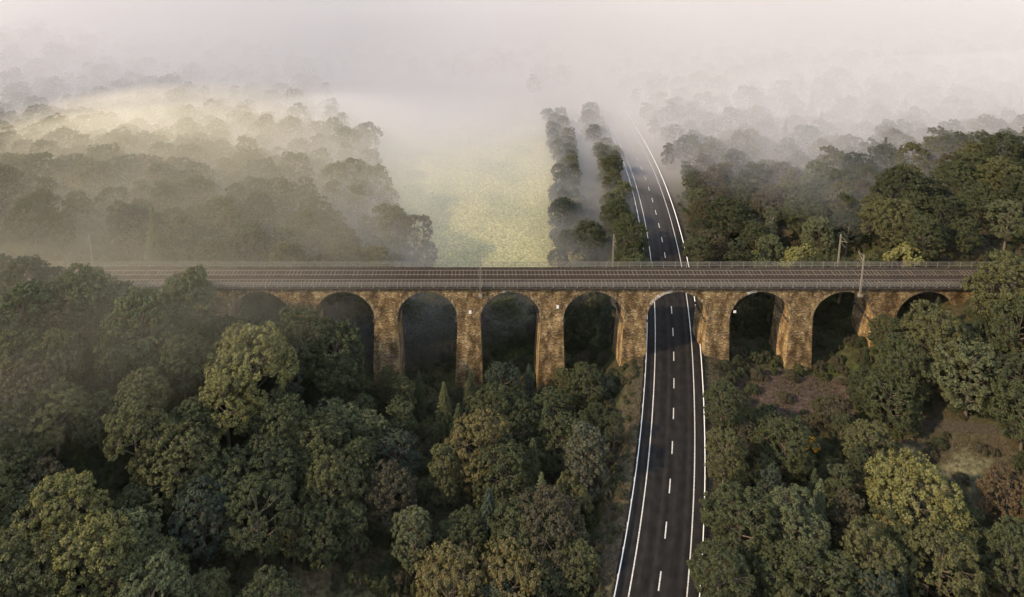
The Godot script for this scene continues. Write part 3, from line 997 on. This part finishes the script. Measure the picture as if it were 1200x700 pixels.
func build_ground_cover() -> void:
	rng.seed = 5
	# low scrub under the trees, on the banks and between the piers
	var scrub := []
	for i in 9000:
		var d := rng.randf_range(66, 200)
		var reach := 0.985 * d + 17.2
		var x := rng.randf_range(-0.7 * reach - 5, 0.8 * reach + 5)
		var off := absf(x - road_x(d))
		if off < 7.4 or in_meadow(x, d) or (d < 125 and clearing(x, d) < 1.05 and rng.randf() > 0.14) or (d > 140 and absf(x - track_x(d)) < 1.8): continue
		var y := terrain(x, d)
		if d > 125.6 and d < 135.4:
			var q := absf(fposmod(x - 49.6 + PITCH / 2, PITCH) - PITCH / 2)
			if q < 3.4 or y > 9.0: continue
		var s := rng.randf_range(0.2, 0.55) * (0.6 if off < 10 else 1.0)
		scrub.append([Vector3(x, y - 0.1, -d), s, rng.randf() * TAU])
	var u := Node3D.new()
	u.name = "undergrowth"
	add_child(u)
	tag(u, "low dark scrub under the trees and along the road banks", "undergrowth", "", "stuff")
	var third := scrub.size() / 3
	scatter(u, kinds["shrub"][0].crown, leaf_mat("dark"), scrub.slice(0, third), "dark_scrub")
	scatter(u, kinds["shrub"][1].crown, leaf_mat("brown"), scrub.slice(third, 2 * third), "brown_scrub")
	scatter(u, kinds["shrub"][2].crown, leaf_mat("mid"), scrub.slice(2 * third), "green_scrub")
	# grass
	var lv := Leaves.new()
	for i in 16:
		var a := rng.randf() * TAU
		var p := Vector3(cos(a), 0, sin(a)) * rng.randf_range(0.0, 0.35)
		var up := (Vector3(cos(a) * 0.4, 1, sin(a) * 0.4) + rand_dir() * 0.3).normalized() * rng.randf_range(0.35, 0.75)
		lv.leaf(p + up * 0.5, up, up.cross(rand_dir()).normalized() * 0.09, leaf_tone(Color.WHITE))
	var tuft := lv.mesh()
	var lots := {"pale": [], "dry": [], "brown": []}
	for i in 15000:
		var d := rng.randf_range(160, 300)
		var x := rng.randf_range(-70, 32)
		if not in_meadow(x, d): continue
		var n := blotch.get_noise_2d(x, d)
		lots["dry" if n + rng.randf_range(-0.25, 0.25) < 0.05 else "pale"].append([Vector3(x, terrain(x, d) - 0.03, -d), rng.randf_range(0.25, 0.6), rng.randf() * TAU])
	for i in 16000:
		var d := rng.randf_range(70, 126)
		var x := rng.randf_range(-40, 95)
		var off := absf(x - road_x(d))
		if clearing(x, d) > 1.25 and not (off > 6.3 and off < 9.0): continue
		if off < 6.3: continue
		lots["brown"].append([Vector3(x, terrain(x, d) - 0.03, -d), rng.randf_range(0.4, 1.0), rng.randf() * TAU])
	var gm := {"pale": [0.215, 0.21, 0.088], "dry": [0.275, 0.255, 0.115], "brown": [0.09, 0.072, 0.048]}
	var grass := Node3D.new()
	grass.name = "grass"
	add_child(grass)
	tag(grass, "rough grass on the meadow, the clearings and the road banks", "grass", "", "stuff")
	for k in lots:
		var m := mat(lin(gm[k][0], gm[k][1], gm[k][2]), 0.9, 0.2)
		m.vertex_color_use_as_albedo = true
		m.cull_mode = BaseMaterial3D.CULL_DISABLED
		scatter(grass, tuft, m, lots[k], "%s_tufts" % k)

# ------------------------------------------------------------------ mist
func mist(shape: String, at: Vector3, half: Vector3, density: float, label: String, color: Color) -> void:
	var f := FogVolume.new()
	f.name = numbered("mist_bank")
	if shape == "cone":
		f.shape = RenderingServer.FOG_VOLUME_SHAPE_CONE
		f.size = Vector3(half.x * 2.0, half.y, half.z * 2.0)
		f.position = at + Vector3(0, half.y / 2.0, 0)
	else:
		# the flat cap of a large ellipsoid that lies mostly below the ground
		f.shape = RenderingServer.FOG_VOLUME_SHAPE_ELLIPSOID
		f.size = Vector3(half.x / 0.3, half.y * 10.0, half.z / 0.3)
		f.position = at - Vector3(0, half.y * 4.0, 0)
	var m := FogMaterial.new()
	m.density = density
	m.albedo = color
	f.material = m
	add_child(f)
	tag(f, label, "mist", "banks of morning mist", "stuff")

func _ready() -> void:
	# camera, sky, sun, exposure
	var cam := Camera3D.new()
	cam.name = "camera"
	cam.projection = Camera3D.PROJECTION_FRUSTUM
	cam.near = 1.0
	cam.far = 3000.0
	cam.size = 0.875
	cam.frustum_offset = Vector2(0.05, -0.44875)
	cam.position = Vector3(0, 99, 0)
	cam.rotation_degrees = Vector3(-10, 0, 0)
	add_child(cam)
	cam.current = true
	var e := Environment.new()
	e.background_mode = Environment.BG_SKY
	var sm := ProceduralSkyMaterial.new()
	sm.sky_top_color = Color(0.85, 0.91, 1.0)
	sm.sky_horizon_color = Color(1.0, 0.97, 0.95)
	sm.sky_curve = 0.25
	sm.ground_bottom_color = Color(0.35, 0.35, 0.33)
	sm.ground_horizon_color = Color(0.95, 0.93, 0.9)
	sm.sky_energy_multiplier = 1.15
	var sky := Sky.new()
	sky.sky_material = sm
	e.sky = sky
	e.tonemap_mode = Environment.TONE_MAPPER_LINEAR
	e.tonemap_exposure = 1.9
	e.fog_enabled = true
	e.fog_density = 0.00001
	e.fog_light_color = Color(1.0, 0.97, 0.93)
	e.volumetric_fog_enabled = true
	e.volumetric_fog_density = 0.0
	e.sdfgi_enabled = true
	e.ssao_enabled = true
	e.ssil_enabled = true
	var we := WorldEnvironment.new()
	we.name = "environment"
	we.environment = e
	add_child(we)
	var sun := DirectionalLight3D.new()
	sun.name = "sun"
	sun.light_energy = 1.6
	sun.light_color = Color(1.0, 0.89, 0.73)
	sun.light_angular_distance = 1.5
	sun.shadow_enabled = true
	add_child(sun)
	sun.look_at_from_position(Vector3.ZERO, -Vector3(-0.8, 0.52, 0.27), Vector3.UP)

	bumps.seed = 2
	bumps.frequency = 0.045
	blotch.seed = 4
	blotch.frequency = 0.05
	build_terrain()
	build_road()
	build_viaduct()
	build_tracks()
	print("structure ", Time.get_ticks_msec())
	build_guard_rail(-5.5, "long steel guard rail on the left side of the road")
	build_guard_rail(5.4, "long steel guard rail on the right side of the road")
	build_mast(78.0, true, "catenary mast at the near railing on the right part of the viaduct")
	build_mast(77.5, false, "catenary mast at the far railing on the right part of the viaduct")
	build_mast(0.5, true, "thin catenary mast at the near railing above the third and fourth arch")
	build_mast(29.0, false, "thin catenary mast at the far railing left of the road")
	build_mast(-83.5, true, "catenary mast at the near railing on the misty left end")
	build_mast(-83.0, false, "catenary mast at the far railing on the misty left end")
	build_plate(52.9, 9.6, 0.55, 0.5, "small white plate on the pier right of the road arch")
	build_plate(16.4, 10.6, 0.5, 0.7, "small white plate on the pier between the fourth and fifth arch")
	build_plate(-1.6, 9.4, 0.5, 0.7, "small white plate on the pier between the third and fourth arch")
	make_tree_library()
	print("library ", Time.get_ticks_msec())
	build_woods()
	build_ground_cover()
	print("woods ", Time.get_ticks_msec())
	# flat heaps of mist that lie on the ground: shape, x, distance, base, half width, half depth, height, density
	var banks := [
		["cap", 0, 800, 0, 1100, 560, 84, 0.016, "dense far mist that swallows the end of the valley"],
		["cap", -340, 570, 0, 430, 470, 88, 0.009, "high mist over the far left slope"],
		["cap", 430, 570, 0, 460, 470, 88, 0.008, "high mist over the far right hillside"],
		["cap", 0, 600, 0, 500, 400, 88, 0.013, "high mist where the road disappears"],
		["cap", -90, 560, 0, 300, 350, 88, 0.011, "mist dome behind the upper end of the meadow"],
		["cap", 150, 560, 0, 320, 340, 88, 0.006, "mist dome over the far wood right of the road"],
		["cap", -190, 430, 0, 250, 265, 90, 0.018, "tall mist bank on the wooded left slope behind the viaduct"],
		["cap", 235, 400, 0, 245, 300, 90, 0.019, "tall mist bank on the wooded right hillside behind the viaduct"],
		["cone", -55, 225, 0, 125, 110, 22, 0.013, "mist patch at the left edge of the meadow"],
		["cone", -105, 192, 10, 110, 105, 24, 0.009, "veil of mist tinted sun-warm behind the first and second arch"],
		["cone", -92, 152, 20, 85, 78, 22, 0.005, "thin mist veil tinted sun-warm over the left end of the viaduct"],
		["cone", 205, 210, 16, 165, 90, 30, 0.008, "thin mist above the trees right of the road"],
	]
	for b in banks:
		mist(b[0], Vector3(b[1], b[3], -b[2]), Vector3(b[4], b[6], b[5]), b[7], b[8], Color(0.98, 0.94, 0.83) if b[2] < 200.0 else Color(0.975, 0.963, 0.966))  # golden sunlight on the nearer veils is put into their albedo
